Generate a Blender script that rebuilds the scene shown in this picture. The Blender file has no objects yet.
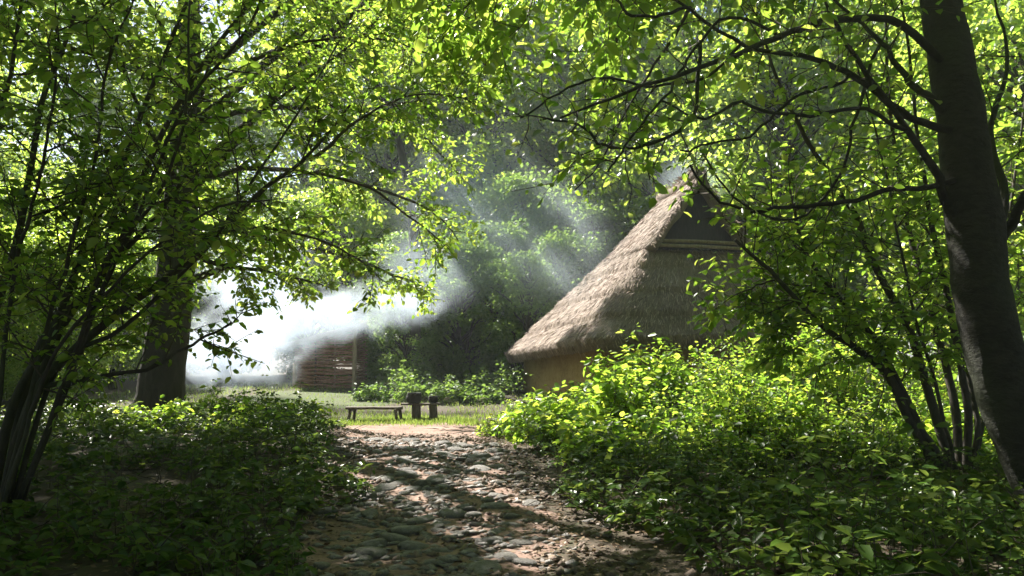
import bpy, math, random
import numpy as np
from mathutils import Vector, Matrix

rng = np.random.default_rng(11)
random.seed(11)
sc = bpy.context.scene
COL = sc.collection

# ------------------------------------------------------------------ camera
F_PX = 803.0
PITCH = math.atan(64.0 / F_PX)
CAM = np.array([0.0, 0.0, 1.5])
cd = bpy.data.cameras.new('camera')
cd.sensor_width = 36.0
cd.lens = F_PX / 1024.0 * 36.0
cd.clip_start = 0.05
cd.clip_end = 2000.0
cam = bpy.data.objects.new('camera', cd)
cam.location = CAM
cam.rotation_euler = (math.pi / 2 + PITCH, 0, 0)
COL.objects.link(cam)
sc.camera = cam

# ------------------------------------------------------------------ light
SUN_EL, SUN_AZ = math.radians(46), math.radians(40)      # azimuth: left of the view direction
SDIR = Vector((-math.sin(SUN_AZ) * math.cos(SUN_EL), math.cos(SUN_AZ) * math.cos(SUN_EL), math.sin(SUN_EL)))
w = bpy.data.worlds.new('World')
sc.world = w
w.use_nodes = True
nt = w.node_tree
nt.nodes.clear()
sky = nt.nodes.new('ShaderNodeTexSky')
sky.sky_type = 'NISHITA'
sky.sun_disc = False
sky.sun_elevation = SUN_EL
sky.sun_rotation = -SUN_AZ
bg = nt.nodes.new('ShaderNodeBackground')
bg.inputs['Strength'].default_value = 0.05
wo = nt.nodes.new('ShaderNodeOutputWorld')
nt.links.new(sky.outputs[0], bg.inputs['Color'])
nt.links.new(bg.outputs[0], wo.inputs['Surface'])
sl = bpy.data.lights.new('sun', 'SUN')
sl.energy = 5.0
sl.angle = math.radians(0.53)
sl.color = (1.0, 0.95, 0.86)
sun = bpy.data.objects.new('sun', sl)
sun.rotation_euler = SDIR.to_track_quat('Z', 'Y').to_euler()
sun.location = (-20, 25, 40)
COL.objects.link(sun)

sc.view_settings.view_transform = 'Standard'
sc.view_settings.look = 'None'
sc.view_settings.gamma = 1.0
sc.view_settings.exposure = 1.8
sc.render.engine = 'CYCLES'
cy = sc.cycles
cy.max_bounces = 7
cy.diffuse_bounces = 4
cy.glossy_bounces = 2
cy.transmission_bounces = 5
cy.transparent_max_bounces = 6
cy.volume_bounces = 3
cy.volume_step_rate = 1.0
cy.volume_max_steps = 96
cy.sample_clamp_indirect = 6.0
cy.caustics_reflective = False
cy.caustics_refractive = False
cy.use_denoising = True
cy.use_adaptive_sampling = False

# ------------------------------------------------------------------ helpers
def P(px, py, d):
    """a point of the place, surveyed from the photograph: picture position and distance ahead"""
    f = np.array([0, math.cos(PITCH), math.sin(PITCH)])
    u = np.array([0, -math.sin(PITCH), math.cos(PITCH)])
    r = np.array([1.0, 0, 0])
    v = f + (px - 512) / F_PX * r + (288 - py) / F_PX * u
    return CAM + v * (d / v[1])

def sstep(a, b, x):
    t = np.clip((np.asarray(x, float) - a) / (b - a), 0, 1)
    return t * t * (3 - 2 * t)

def path_x(y):
    return -0.55 - 0.095 * (np.asarray(y, float) - 5.3)

def G(x, y):
    x = np.asarray(x, float); y = np.asarray(y, float)
    z = 0.05 * np.sin(.5 * x + .31 * y) + 0.04 * np.sin(.23 * x - .43 * y + 1) + 0.02 * np.sin(1.3 * x + .9 * y)
    near = 1 - sstep(13, 17, y)
    z = z + near * (0.22 * sstep(1.0, 2.6, np.abs(x - path_x(y) - .25)))
    z = z + 0.10 * np.exp(-((y - 11.5) / 2.5) ** 2) * np.exp(-((x + 1.2) / 3) ** 2)
    z = z + 0.42 * sstep(20, 28, y) * (1 - sstep(3, 9, np.abs(x + 6)) * .5)
    return z

def g1(x, y):
    return float(G(x, y))

def tag(o, label=None, cat=None, group=None, kind=None):
    if label: o['label'] = label
    if cat: o['category'] = cat
    if group: o['group'] = group
    if kind: o['kind'] = kind
    return o

def empty(name, loc, rz=0.0):
    o = bpy.data.objects.new(name, None)
    o.empty_display_size = 0.2
    o.location = loc
    o.rotation_euler = (0, 0, rz)
    COL.objects.link(o)
    return o

def mesh_np(name, verts, faces, smooth=False):
    """faces: (n,k) int array, or list of such arrays"""
    if not isinstance(faces, list): faces = [faces]
    faces = [np.asarray(f, np.int32) for f in faces if len(f)]
    me = bpy.data.meshes.new(name)
    v = np.ascontiguousarray(verts, np.float32)
    me.vertices.add(len(v)); me.vertices.foreach_set('co', v.ravel())
    nl = sum(f.size for f in faces); nf = sum(len(f) for f in faces)
    me.loops.add(nl)
    me.loops.foreach_set('vertex_index', np.concatenate([f.ravel() for f in faces]))
    me.polygons.add(nf)
    tot = np.concatenate([np.full(len(f), f.shape[1], np.int32) for f in faces])
    st = np.concatenate([[0], np.cumsum(tot)[:-1]]).astype(np.int32)
    me.polygons.foreach_set('loop_start', st)
    me.polygons.foreach_set('loop_total', tot)
    if smooth:
        me.polygons.foreach_set('use_smooth', np.ones(nf, bool))
    me.update(calc_edges=True)
    return me

def obj(name, me, mat=None, parent=None, loc=None):
    o = bpy.data.objects.new(name, me)
    if mat and not me.materials: me.materials.append(mat)
    COL.objects.link(o)
    if parent is not None:
        o.parent = parent
        if loc is None:                      # mesh given in world space
            o.matrix_parent_inverse = Matrix.LocRotScale(parent.location, parent.rotation_euler, parent.scale).inverted()
    if loc is not None: o.location = loc
    return o

class Acc:
    """collects vertices and faces for ONE mesh"""
    def __init__(s): s.v = []; s.q = []; s.t = []; s.n = 0
    def add(s, v, q=None, t=None):
        v = np.asarray(v, float)
        if q is not None and len(q): s.q.append(np.asarray(q) + s.n)
        if t is not None and len(t): s.t.append(np.asarray(t) + s.n)
        s.v.append(v); s.n += len(v)
    def mesh(s, name, smooth=True):
        f = []
        if s.q: f.append(np.concatenate(s.q))
        if s.t: f.append(np.concatenate(s.t))
        return mesh_np(name, np.concatenate(s.v), f, smooth)

def norm(a):
    a = np.asarray(a, float)
    return a / (np.linalg.norm(a, axis=-1, keepdims=True) + 1e-9)

def tube(acc, pts, rad, sides=6, bump=0.0, cap=True):
    pts = np.asarray(pts, float); n = len(pts)
    rad = np.broadcast_to(np.asarray(rad, float), (n,))
    tan = norm(np.gradient(pts, axis=0))
    ref = np.array([0, 0, 1.0]) if abs(tan[0][2]) < .9 else np.array([1.0, 0, 0])
    e1 = norm(np.cross(tan, ref)); 
    for i in range(1, n):
        a = e1[i - 1] - tan[i] * np.dot(e1[i - 1], tan[i])
        e1[i] = a / (np.linalg.norm(a) + 1e-9)
    e2 = np.cross(tan, e1)
    th = np.linspace(0, 2 * np.pi, sides, endpoint=False)
    rr = rad[:, None] * (1 + (rng.normal(0, bump, (n, sides)) if bump else 0))
    v = pts[:, None, :] + rr[..., None] * (np.cos(th)[None, :, None] * e1[:, None, :] + np.sin(th)[None, :, None] * e2[:, None, :])
    v = v.reshape(-1, 3)
    i = np.arange(n - 1)[:, None] * sides; j = np.arange(sides)[None, :]; k = (j + 1) % sides
    q = np.stack([i + j, i + k, i + sides + k, i + sides + j], -1).reshape(-1, 4)
    t = None
    if cap:
        v = np.vstack([v, pts[0], pts[-1]])
        a, b = n * sides, n * sides + 1
        jj = np.arange(sides); kk = (jj + 1) % sides
        t = np.vstack([np.stack([np.full(sides, a), kk, jj], -1),
                       np.stack([np.full(sides, b), (n - 1) * sides + jj, (n - 1) * sides + kk], -1)])
    acc.add(v, q, t)

def cr(ctrl, n=24, wig=0.0):
    """Catmull-Rom curve through control points"""
    c = np.asarray(ctrl, float)
    c = np.vstack([2 * c[0] - c[1], c, 2 * c[-1] - c[-2]])
    m = len(c) - 3
    out = []
    for s in np.linspace(0, m, n):
        i = min(int(s), m - 1); t = s - i
        p0, p1, p2, p3 = c[i:i + 4]
        out.append(.5 * ((2 * p1) + (-p0 + p2) * t + (2 * p0 - 5 * p1 + 4 * p2 - p3) * t * t + (-p0 + 3 * p1 - 3 * p2 + p3) * t ** 3))
    out = np.array(out)
    if wig:
        k = rng.normal(0, wig, (n, 3)); k = np.cumsum(k, 0); k -= np.linspace(0, 1, n)[:, None] * k[-1]; out[1:-1] += k[1:-1]
    return out

def leaves_mesh(name, pos, d, nr, size, width=0.62, fold=0.25, quads=False):
    """leaf blades: two halves folded along the midrib (or one plain rhomb for far foliage)"""
    pos = np.asarray(pos); d = norm(d); n = len(pos)
    nr = norm(nr - d * np.sum(nr * d, -1, keepdims=True))
    s = np.cross(d, nr)
    L = np.asarray(size)[:, None]
    W = L * width * .5
    if quads:
        v = np.stack([pos, pos + d * L * .45 + s * W - nr * L * .06, pos + d * L - nr * L * .1, pos + d * L * .45 - s * W - nr * L * .06], 1)
        q = np.arange(n)[:, None] * 4 + np.array([0, 1, 2, 3])
        return mesh_np(name, v.reshape(-1, 3), q)
    b = pos; tip = pos + d * L - nr * L * .14
    up = nr * W * fold
    r1 = pos + d * L * .28 + s * W * .95 + up; r2 = pos + d * L * .68 + s * W * .78 + up * .7 - nr * L * .05
    l1 = pos + d * L * .28 - s * W * .95 + up; l2 = pos + d * L * .68 - s * W * .78 + up * .7 - nr * L * .05
    v = np.stack([b, r1, r2, tip, l2, l1], 1)
    o = np.arange(n)[:, None] * 6
    q = np.concatenate([o + np.array([0, 1, 2, 3]), o + np.array([0, 3, 4, 5])])
    return mesh_np(name, v.reshape(-1, 3), q)

class Leaves:
    def __init__(s): s.p = []; s.d = []; s.n = []; s.s = []
    def add(s, p, d, n, z): s.p.append(p); s.d.append(d); s.n.append(n); s.s.append(z)
    def count(s): return sum(len(a) for a in s.p)
    def open_gaps(s, gaps):
        """gaps in the crown: places where no leaves grow, so that the sun reaches the ground below them"""
        p = np.concatenate(s.p); keep = np.ones(len(p), bool); sd_ = np.array(SDIR)
        for (x, y, r) in gaps:
            q = p - np.array([x, y, g1(x, y)]); t = q @ sd_
            d = np.linalg.norm(q - t[:, None] * sd_, axis=1)
            keep &= ~((d < r * (1 + .25 * np.sin(3 * t))) & (t > 1.2))
        s.d = [np.concatenate(s.d)[keep]]; s.n = [np.concatenate(s.n)[keep]]; s.s = [np.concatenate(s.s)[keep]]; s.p = [p[keep]]
    def mesh(s, name, **k):
        return leaves_mesh(name, np.concatenate(s.p), np.concatenate(s.d), np.concatenate(s.n), np.concatenate(s.s), **k)

# ------------------------------------------------------------------ materials
def mat(name):
    m = bpy.data.materials.new(name); m.use_nodes = True
    t = m.node_tree; t.nodes.clear()
    out = t.nodes.new('ShaderNodeOutputMaterial')
    return m, t, out

def N(t, kind, **inp):
    n = t.nodes.new(kind)
    for k, v in inp.items():
        if k in n.inputs: n.inputs[k].default_value = v
    return n

def ramp(t, fac, stops):
    r = t.nodes.new('ShaderNodeValToRGB')
    el = r.color_ramp.elements
    while len(el) < len(stops): el.new(0.5)
    for e, (p, c) in zip(el, stops): e.position = p; e.color = (*c, 1)
    t.links.new(fac, r.inputs[0])
    return r

def leaf_mat(name, refl, trans, tmix=0.5, gloss=0.32, gl_amt=1.0, shine=1.0, stain=False):
    m, t, out = mat(name)
    L = t.links.new
    geo = t.nodes.new('ShaderNodeNewGeometry')
    r1 = ramp(t, geo.outputs['Random Per Island'], refl)
    r2 = ramp(t, geo.outputs['Random Per Island'], trans)
    di = N(t, 'ShaderNodeBsdfDiffuse'); tr = N(t, 'ShaderNodeBsdfTranslucent'); gl = N(t, 'ShaderNodeBsdfGlossy', Roughness=gloss)
    gl.inputs['Color'].default_value = (gl_amt, gl_amt, gl_amt, 1)
    c1 = r1.outputs[0]
    if stain:                                   # weathering: dark damp patches and a little moss
        tc = t.nodes.new('ShaderNodeTexCoord'); nz = N(t, 'ShaderNodeTexNoise', Scale=1.1, Detail=5.0, Roughness=.65); L(tc.outputs['Object'], nz.inputs['Vector'])
        sr = ramp(t, nz.outputs[0], [(.32, (.42, .42, .34)), (.5, (.85, .83, .80)), (.66, (1.0, .98, .96))])
        mm = t.nodes.new('ShaderNodeMix'); mm.data_type = 'RGBA'; mm.blend_type = 'MULTIPLY'; mm.inputs[0].default_value = 1.0
        L(c1, mm.inputs[6]); L(sr.outputs[0], mm.inputs[7]); c1 = mm.outputs[2]
    L(c1, di.inputs['Color']); L(r2.outputs[0], tr.inputs['Color'])
    mx = N(t, 'ShaderNodeMixShader'); mx.inputs[0].default_value = tmix
    L(di.outputs[0], mx.inputs[1]); L(tr.outputs[0], mx.inputs[2])
    lw = N(t, 'ShaderNodeLayerWeight', Blend=.5)
    pw = t.nodes.new('ShaderNodeMath'); pw.operation = 'POWER'; pw.inputs[1].default_value = 4.0; L(lw.outputs['Facing'], pw.inputs[0])
    ma = t.nodes.new('ShaderNodeMath'); ma.operation = 'MULTIPLY_ADD'; ma.inputs[1].default_value = .11 * shine; ma.inputs[2].default_value = .03 * shine; L(pw.outputs[0], ma.inputs[0])
    m2 = N(t, 'ShaderNodeMixShader')
    L(ma.outputs[0], m2.inputs[0]); L(mx.outputs[0], m2.inputs[1]); L(gl.outputs[0], m2.inputs[2])
    L(m2.outputs[0], out.inputs['Surface'])
    return m

LEAF = {
 'hazel': leaf_mat('hazel_leaf', [(0, (.035, .075, .012)), (.6, (.055, .11, .018)), (1, (.09, .13, .02))],
                   [(0, (.24, .44, .04)), (.6, (.43, .64, .07)), (1, (.70, .80, .13))], .62, .28, shine=1.1),
 'oak': leaf_mat('oak_leaf', [(0, (.03, .07, .012)), (1, (.06, .11, .02))], [(0, (.24, .42, .04)), (1, (.58, .72, .09))], .6),
 'bright': leaf_mat('bright_leaf', [(0, (.05, .10, .015)), (1, (.09, .15, .025))], [(0, (.34, .56, .05)), (.6, (.52, .70, .08)), (1, (.76, .86, .16))], .62, .4),
 'dark': leaf_mat('evergreen_leaf', [(0, (.05, .10, .024)), (1, (.095, .16, .04))], [(0, (.20, .36, .05)), (1, (.36, .52, .09))], .45, .4, shine=.5),
 'herb': leaf_mat('herb_leaf', [(0, (.03, .065, .012)), (.7, (.06, .11, .02)), (1, (.10, .13, .03))], [(0, (.10, .20, .03)), (1, (.28, .36, .06))], .38, .3, shine=.7),
 'bush': leaf_mat('bush_leaf', [(0, (.055, .12, .012)), (.7, (.09, .17, .016)), (1, (.14, .20, .025))], [(0, (.26, .48, .04)), (.6, (.46, .68, .07)), (1, (.76, .84, .10))], .58, .36, shine=.7),
 'grass': leaf_mat('grass_blade', [(0, (.06, .11, .02)), (.7, (.10, .15, .03)), (1, (.22, .20, .08))], [(0, (.25, .42, .05)), (1, (.45, .52, .12))], .45, .4),
 'litter': leaf_mat('litter_leaf', [(0, (.05, .03, .018)), (.5, (.14, .085, .05)), (1, (.26, .18, .11))], [(0, (.05, .03, .01)), (1, (.18, .10, .04))], .2, .5),
}

def bark_mat(name, c0, c1, scale=(6, 6, 2.5), bump=0.6, moss=0.0):
    m, t, out = mat(name); L = t.links.new
    tc = t.nodes.new('ShaderNodeTexCoord'); mp = t.nodes.new('ShaderNodeMapping'); mp.inputs['Scale'].default_value = scale
    L(tc.outputs['Object'], mp.inputs[0])
    n1 = N(t, 'ShaderNodeTexNoise', Scale=2.2, Detail=7.0, Roughness=.65); L(mp.outputs[0], n1.inputs['Vector'])
    n2 = N(t, 'ShaderNodeTexNoise', Scale=.7, Detail=3.0); L(tc.outputs['Object'], n2.inputs['Vector'])
    r = ramp(t, n1.outputs[0], [(.3, c0), (.7, c1)])
    b = t.nodes.new('ShaderNodeBsdfPrincipled'); b.inputs['Roughness'].default_value = .85
    colr = r.outputs[0]
    if moss:
        mxn = t.nodes.new('ShaderNodeMix'); mxn.data_type = 'RGBA'
        mr = ramp(t, n2.outputs[0], [(.45, (0, 0, 0)), (.65, (moss, moss, moss))])
        L(mr.outputs[0], mxn.inputs[0]); L(colr, mxn.inputs[6]); mxn.inputs[7].default_value = (.05, .075, .02, 1)
        colr = mxn.outputs[2]
    L(colr, b.inputs['Base Color'])
    bp = N(t, 'ShaderNodeBump', Strength=bump, Distance=.04); L(n1.outputs[0], bp.inputs['Height']); L(bp.outputs[0], b.inputs['Normal'])
    L(b.outputs[0], out.inputs['Surface'])
    return m

BARK = bark_mat('grey_brown_bark', (.022, .018, .014), (.07, .058, .047), (5, 5, 1.6), .8, .5)
CHERRY = bark_mat('ringed_bark', (.009, .008, .0065), (.036, .030, .025), (5.0, 5.0, 9), .9, .4)
STEM = bark_mat('hazel_bark', (.024, .019, .015), (.07, .057, .044), (9, 9, 4), .4, .35)
TWIG = bark_mat('twig_bark', (.045, .035, .026), (.09, .07, .05), (9, 9, 9), .2)
WOOD = bark_mat('weathered_wood', (.06, .048, .038), (.16, .13, .10), (10, 10, 3), .5)
PALEWOOD = bark_mat('pale_split_wood', (.20, .15, .10), (.40, .32, .22), (8, 8, 3), .4)
WITHY = bark_mat('brown_withy', (.17, .085, .06), (.42, .24, .17), (4, 4, 9), .4)
GABLE_SHADE = bark_mat('gable_shade', (.035, .028, .024), (.075, .062, .055), (9, 9, 2), .4)  # dark tone standing for the shade inside the smoke hole
CHAR = bark_mat('sooty_iron', (.012, .012, .013), (.03, .03, .032), (8, 8, 8), .2)

def ground_mat(name, cols, sc1=1.2, sc2=14.0, bump=.5, rough=.95):
    m, t, out = mat(name); L = t.links.new
    tc = t.nodes.new('ShaderNodeTexCoord')
    n1 = N(t, 'ShaderNodeTexNoise', Scale=sc1, Detail=6.0, Roughness=.6); L(tc.outputs['Object'], n1.inputs['Vector'])
    n2 = N(t, 'ShaderNodeTexNoise', Scale=sc2, Detail=8.0, Roughness=.7); L(tc.outputs['Object'], n2.inputs['Vector'])
    ad = t.nodes.new('ShaderNodeMath'); ad.operation = 'ADD'; L(n1.outputs[0], ad.inputs[0]); L(n2.outputs[0], ad.inputs[1])
    hf = t.nodes.new('ShaderNodeMath'); hf.operation = 'MULTIPLY'; hf.inputs[1].default_value = .5; L(ad.outputs[0], hf.inputs[0])
    r = ramp(t, hf.outputs[0], cols)
    b = t.nodes.new('ShaderNodeBsdfPrincipled'); b.inputs['Roughness'].default_value = rough
    L(r.outputs[0], b.inputs['Base Color'])
    bp = N(t, 'ShaderNodeBump', Strength=bump, Distance=.03); L(n2.outputs[0], bp.inputs['Height']); L(bp.outputs[0], b.inputs['Normal'])
    L(b.outputs[0], out.inputs['Surface'])
    return m

SOIL = ground_mat('forest_soil', [(.35, (.035, .026, .017)), (.5, (.07, .05, .032)), (.62, (.05, .06, .022))])
MOSSY = ground_mat('mossy_earth', [(.36, (.05, .05, .022)), (.5, (.075, .09, .032)), (.64, (.06, .10, .026))])
DIRT = ground_mat('trodden_earth', [(.36, (.10, .064, .047)), (.5, (.24, .152, .118)), (.64, (.40, .275, .225))], 1.5, 22, .7)
STONE = ground_mat('fieldstone', [(.33, (.09, .08, .073)), (.47, (.20, .18, .165)), (.56, (.28, .255, .235)), (.68, (.41, .375, .345))], 3.1, 24, .9, .55)
GRIT = ground_mat('dusty_grit', [(.35, (.10, .075, .058)), (.5, (.19, .14, .112)), (.65, (.30, .24, .20))], 3.0, 30, .4)
CLAY = ground_mat('clay_daub', [(.35, (.19, .125, .05)), (.5, (.29, .20, .085)), (.65, (.36, .26, .125))], 1.5, 12, .5)
THATCH = ground_mat('thatch_base', [(.35, (.12, .09, .07)), (.5, (.24, .19, .155)), (.65, (.34, .28, .23))], 1.0, 30, 1.0)
STRAW = leaf_mat('old_straw', stain=True, refl=[(0, (.17, .13, .115)), (.5, (.42, .325, .272)), (1, (.66, .545, .47))], trans=[(0, (.08, .06, .04)), (1, (.15, .12, .08))], tmix=.08, gloss=.6, gl_amt=.5)

# ------------------------------------------------------------------ ground
def grid(name, xs, ys, zf, m, **k):
    X, Y = np.meshgrid(xs, ys)
    v = np.stack([X, Y, zf(X, Y)], -1).reshape(-1, 3)
    nx, ny = len(xs), len(ys)
    i = np.arange(ny - 1)[:, None] * nx + np.arange(nx - 1)[None, :]
    q = np.stack([i, i + 1, i + nx + 1, i + nx], -1).reshape(-1, 4)
    return obj(name, mesh_np(name, v, q, True), m)

xs = np.concatenate([np.linspace(-300, -22, 18)[:-1], np.linspace(-22, 22, 150), np.linspace(22, 300, 18)[1:]])
ys = np.concatenate([np.linspace(-120, -6, 10)[:-1], np.linspace(-6, 40, 160), np.linspace(40, 400, 22)[1:]])
tag(grid('ground', xs, ys, lambda X, Y: G(X, Y), SOIL), kind='structure')

# trodden path and the bare earth of the clearing: one sheet with uneven edges
ny, nx = 90, 26
yy = np.linspace(-2, 17.8, ny)
v = []
for y in yy:
    c = float(path_x(y)); wl = .95 + .55 * float(sstep(9, 14, y)) + .22 * math.sin(y * 2.1) + .12 * math.sin(5.3 * y + 1)
    wr = 1.0 - .05 * float(sstep(8, 14, y)) + .2 * math.sin(1.7 * y + 2) + .1 * math.sin(6.1 * y)
    if y > 14: wl += (y - 14) * .25; wr += (y - 14) * .25
    for x in np.linspace(c - wl, c + wr, nx):
        e = min(x - (c - wl), (c + wr) - x)
        v.append((x, y, g1(x, y) + (0.014 if e > .02 else -.03) + .012 * math.sin(7 * x + 3 * y) * math.sin(4 * y - 2 * x) * (e > .02)))
i = np.arange(ny - 1)[:, None] * nx + np.arange(nx - 1)[None, :]
path = obj('path', mesh_np('path', np.array(v), np.stack([i, i + 1, i + nx + 1, i + nx], -1).reshape(-1, 4), True), DIRT)
tag(path, kind='structure')

def patch(name, cx, cy, rx, ry, m, up):
    k = 40; rings = 8; v = [(cx, cy, g1(cx, cy) + up)]
    for r in range(1, rings + 1):
        for a in range(k):
            th = a / k * 2 * math.pi
            f = r / rings * (1 + .12 * math.sin(3 * th + 1) + .08 * math.sin(7 * th))
            x, y = cx + rx * f * math.cos(th), cy + ry * f * math.sin(th)
            v.append((x, y, g1(x, y) + (up if r < rings else -.03)))
    t = [(0, 1 + a, 1 + (a + 1) % k) for a in range(k)]
    q = [(1 + (r - 1) * k + a, 1 + r * k + a, 1 + r * k + (a + 1) % k, 1 + (r - 1) * k + (a + 1) % k) for r in range(1, rings) for a in range(k)]
    return tag(obj(name, mesh_np(name, np.array(v), [np.array(t), np.array(q)], True), m), kind='structure')
patch('bare_earth', -5.6, 23.0, 2.6, 2.2, MOSSY, .022)

# ------------------------------------------------------------------ stones in the path
def stone_mesh(k):
    r = np.random.default_rng(100 + k)
    import bmesh
    bm = bmesh.new(); bmesh.ops.create_icosphere(bm, subdivisions=2, radius=1.0)
    ph = r.uniform(0, 6, 6); fr = r.uniform(.8, 1.9, 6)
    for vv in bm.verts:
        c = vv.co
        f = 1 + .16 * math.sin(fr[0] * 2 * c.x + ph[0]) + .13 * math.sin(fr[1] * 2.2 * c.y + ph[1]) + .07 * math.sin(fr[2] * 4 * c.z + ph[2] + 2 * c.x)
        c *= f
        c.x = math.copysign(abs(c.x) ** .86, c.x); c.y = math.copysign(abs(c.y) ** .86, c.y)
        if c.z > .62: c.z = .62 + (c.z - .62) * .35
    me = bpy.data.meshes.new('stone'); bm.to_mesh(me); bm.free()
    me.polygons.foreach_set('use_smooth', np.ones(len(me.polygons), bool))
    me.materials.append(STONE)
    return me
SM = [stone_mesh(k) for k in range(12)]
placed = []
for attempt in range(14000):
    if len(placed) >= 299: break
    y = rng.uniform(4.2, 12.3)
    hw = .62 + .065 * (y - 5.3)
    x = float(path_x(y)) + rng.normal(0, hw * .62)
    if abs(x - float(path_x(y))) > hw * 1.35: continue
    s = (.045 + .078 * rng.random() ** 1.5) * (1.0 - .3 * (abs(x - float(path_x(y))) > hw * .9)) * (1 + .035 * (y - 5))
    if rng.random() < .10: s *= 1.25
    ok = True
    for (a, b, c) in placed:
        if (a - x) ** 2 + ((b - y) * 1.15) ** 2 < (.93 * (c + s)) ** 2: ok = False; break
    if ok: placed.append((x, y, s))
for k, (x, y, s) in enumerate(placed):
    o = bpy.data.objects.new('stone', SM[k % 12]); COL.objects.link(o); o.parent = path
    o.location = (x, y, g1(x, y) + .014 + rng.uniform(-.018, .012))
    o.scale = (s * rng.uniform(.95, 1.3), s * rng.uniform(.7, 1.0), s * rng.uniform(.36, .64))
    o.rotation_euler = (rng.normal(0, .14), rng.normal(0, .14), rng.uniform(0, 6.28) if rng.random() < .4 else rng.normal(0, .5))

# ------------------------------------------------------------------ woodwork of living things
# spots of the forest floor that the sun reaches through openings in the crowns
GAPS = [(.18, 8.1, .22), (.55, 7.5, .26), (.75, 6.5, .22), (.15, 5.9, .22), (-.55, 8.3, .24), (-1.2, 10.2, .34), (-.6, 11.2, .36), (-1.7, 11.6, .32), (-.2, 9.6, .26), (.5, 9.3, .26),
        (-1.75, 9.3, .24), (-.4, 6.8, .18), (-2.0, 12.6, .4), (-1.0, 12.7, .4), (1.2, 12.2, .55), (.4, 13.3, .55), (2.3, 10.7, .5), (-2.0, 15.0, .8), (-1.0, 14.6, .6), (1.3, 11.0, .4), (-3.6, 8.6, .2), (-4.4, 7.4, .2), (-3.2, 6.8, .16), (-5.2, 9.6, .25), (2.6, 6.6, .16), (3.8, 7.2, .18), (5.0, 6.4, .16)]
GA = np.array([(x, y, g1(x, y)) for x, y, r in GAPS]); GR = np.array([r for x, y, r in GAPS]); SD = np.array(SDIR)
def in_sun_gap(p):
    q = p - GA; t = q @ SD
    return not np.any((np.linalg.norm(q - t[:, None] * SD, axis=1) < GR * .95) & (t > 1.2))
def perp_dirs(t, n, flat=.55):
    """n directions at right angles to t, flattened towards the horizontal"""
    r = rng.normal(0, 1, (n, 3)); r[:, 2] *= flat
    r -= np.sum(r * t, -1, keepdims=True) * t
    return norm(r)

def grow(p, d, length, n=6, up=0.0, wig=.16):
    pts = [np.asarray(p, float)]; d = norm(d); st = length / (n - 1)
    for i in range(n - 1):
        d = norm(d + rng.normal(0, wig, 3) + np.array([0, 0, up]))
        pts.append(pts[-1] + d * st)
    return np.array(pts)

def leaf_twig(lv, pts, size, spacing, droop=.35, rnd=.55, start=.12):
    seg = np.linalg.norm(np.diff(pts, axis=0), axis=1); tot = seg.sum()
    n = max(2, int(tot / spacing))
    s = np.linspace(start, 1, n) * tot
    cum = np.concatenate([[0], np.cumsum(seg)])
    p = np.stack([np.interp(s, cum, pts[:, k]) for k in range(3)], -1)
    t = norm(np.stack([np.interp(s, cum, np.gradient(pts[:, k])) for k in range(3)], -1))
    side = norm(np.cross(t, [0, 0, 1.0]) + 1e-4)
    sg = np.where(np.arange(n) % 2, 1.0, -1.0)[:, None]
    d = t * .55 + side * sg * .85 + rng.normal(0, .3, (n, 3)); d[:, 2] -= droop
    nr = np.array([0, 0, 1.0]) + rng.normal(0, rnd, (n, 3))
    lv.add(p + norm(d) * size * .2, d, nr, size * np.clip(rng.lognormal(-.08, .34, n), .35, 1.6))

def spray(wood, lv, bough, r0, n_side, ln, size, spacing=.055, t0=.15, sub=4, up=0.02, flat=.55, fwd=.55, droop=.35, keep=in_sun_gap, bare=True):
    """side branches with twigs and leaves along a bough"""
    bough = np.asarray(bough); m = len(bough)
    tn = norm(np.gradient(bough, axis=0))
    for k in range(n_side):
        t = t0 + (1 - t0) * (k + rng.random()) / n_side
        i = min(int(t * (m - 1)), m - 1)
        d = perp_dirs(tn[i], 1, flat)[0] + tn[i] * fwd * rng.uniform(.5, 1.5)
        L = ln * rng.uniform(.5, 1.15) * (1.1 - .45 * t)
        b = grow(bough[i], d, L, 7, up, .14)
        if keep and not (keep(b[-1]) and keep(b[3])): continue
        tube(wood, b[::2], np.linspace(r0 * .45, .0025, 4), 3, cap=False)
        leaf_twig(lv, b[2:], size, spacing, droop)
        bt = norm(np.gradient(b, axis=0))
        for j in range(sub):
            q = 1 + int(rng.random() * 5)
            d2 = perp_dirs(bt[q], 1, flat)[0] + bt[q] * .7
            tw = grow(b[q], d2, L * rng.uniform(.25, .5), 5, up - .02, .16)
            if keep and not keep(tw[-1]): continue
            if bare or rng.random() < .6: tube(wood, tw[::2], np.linspace(.005, .002, 3), 3, cap=False)
            leaf_twig(lv, tw, size, spacing, droop)

def trace(pp):
    return np.array([P(*q) for q in pp])

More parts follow.
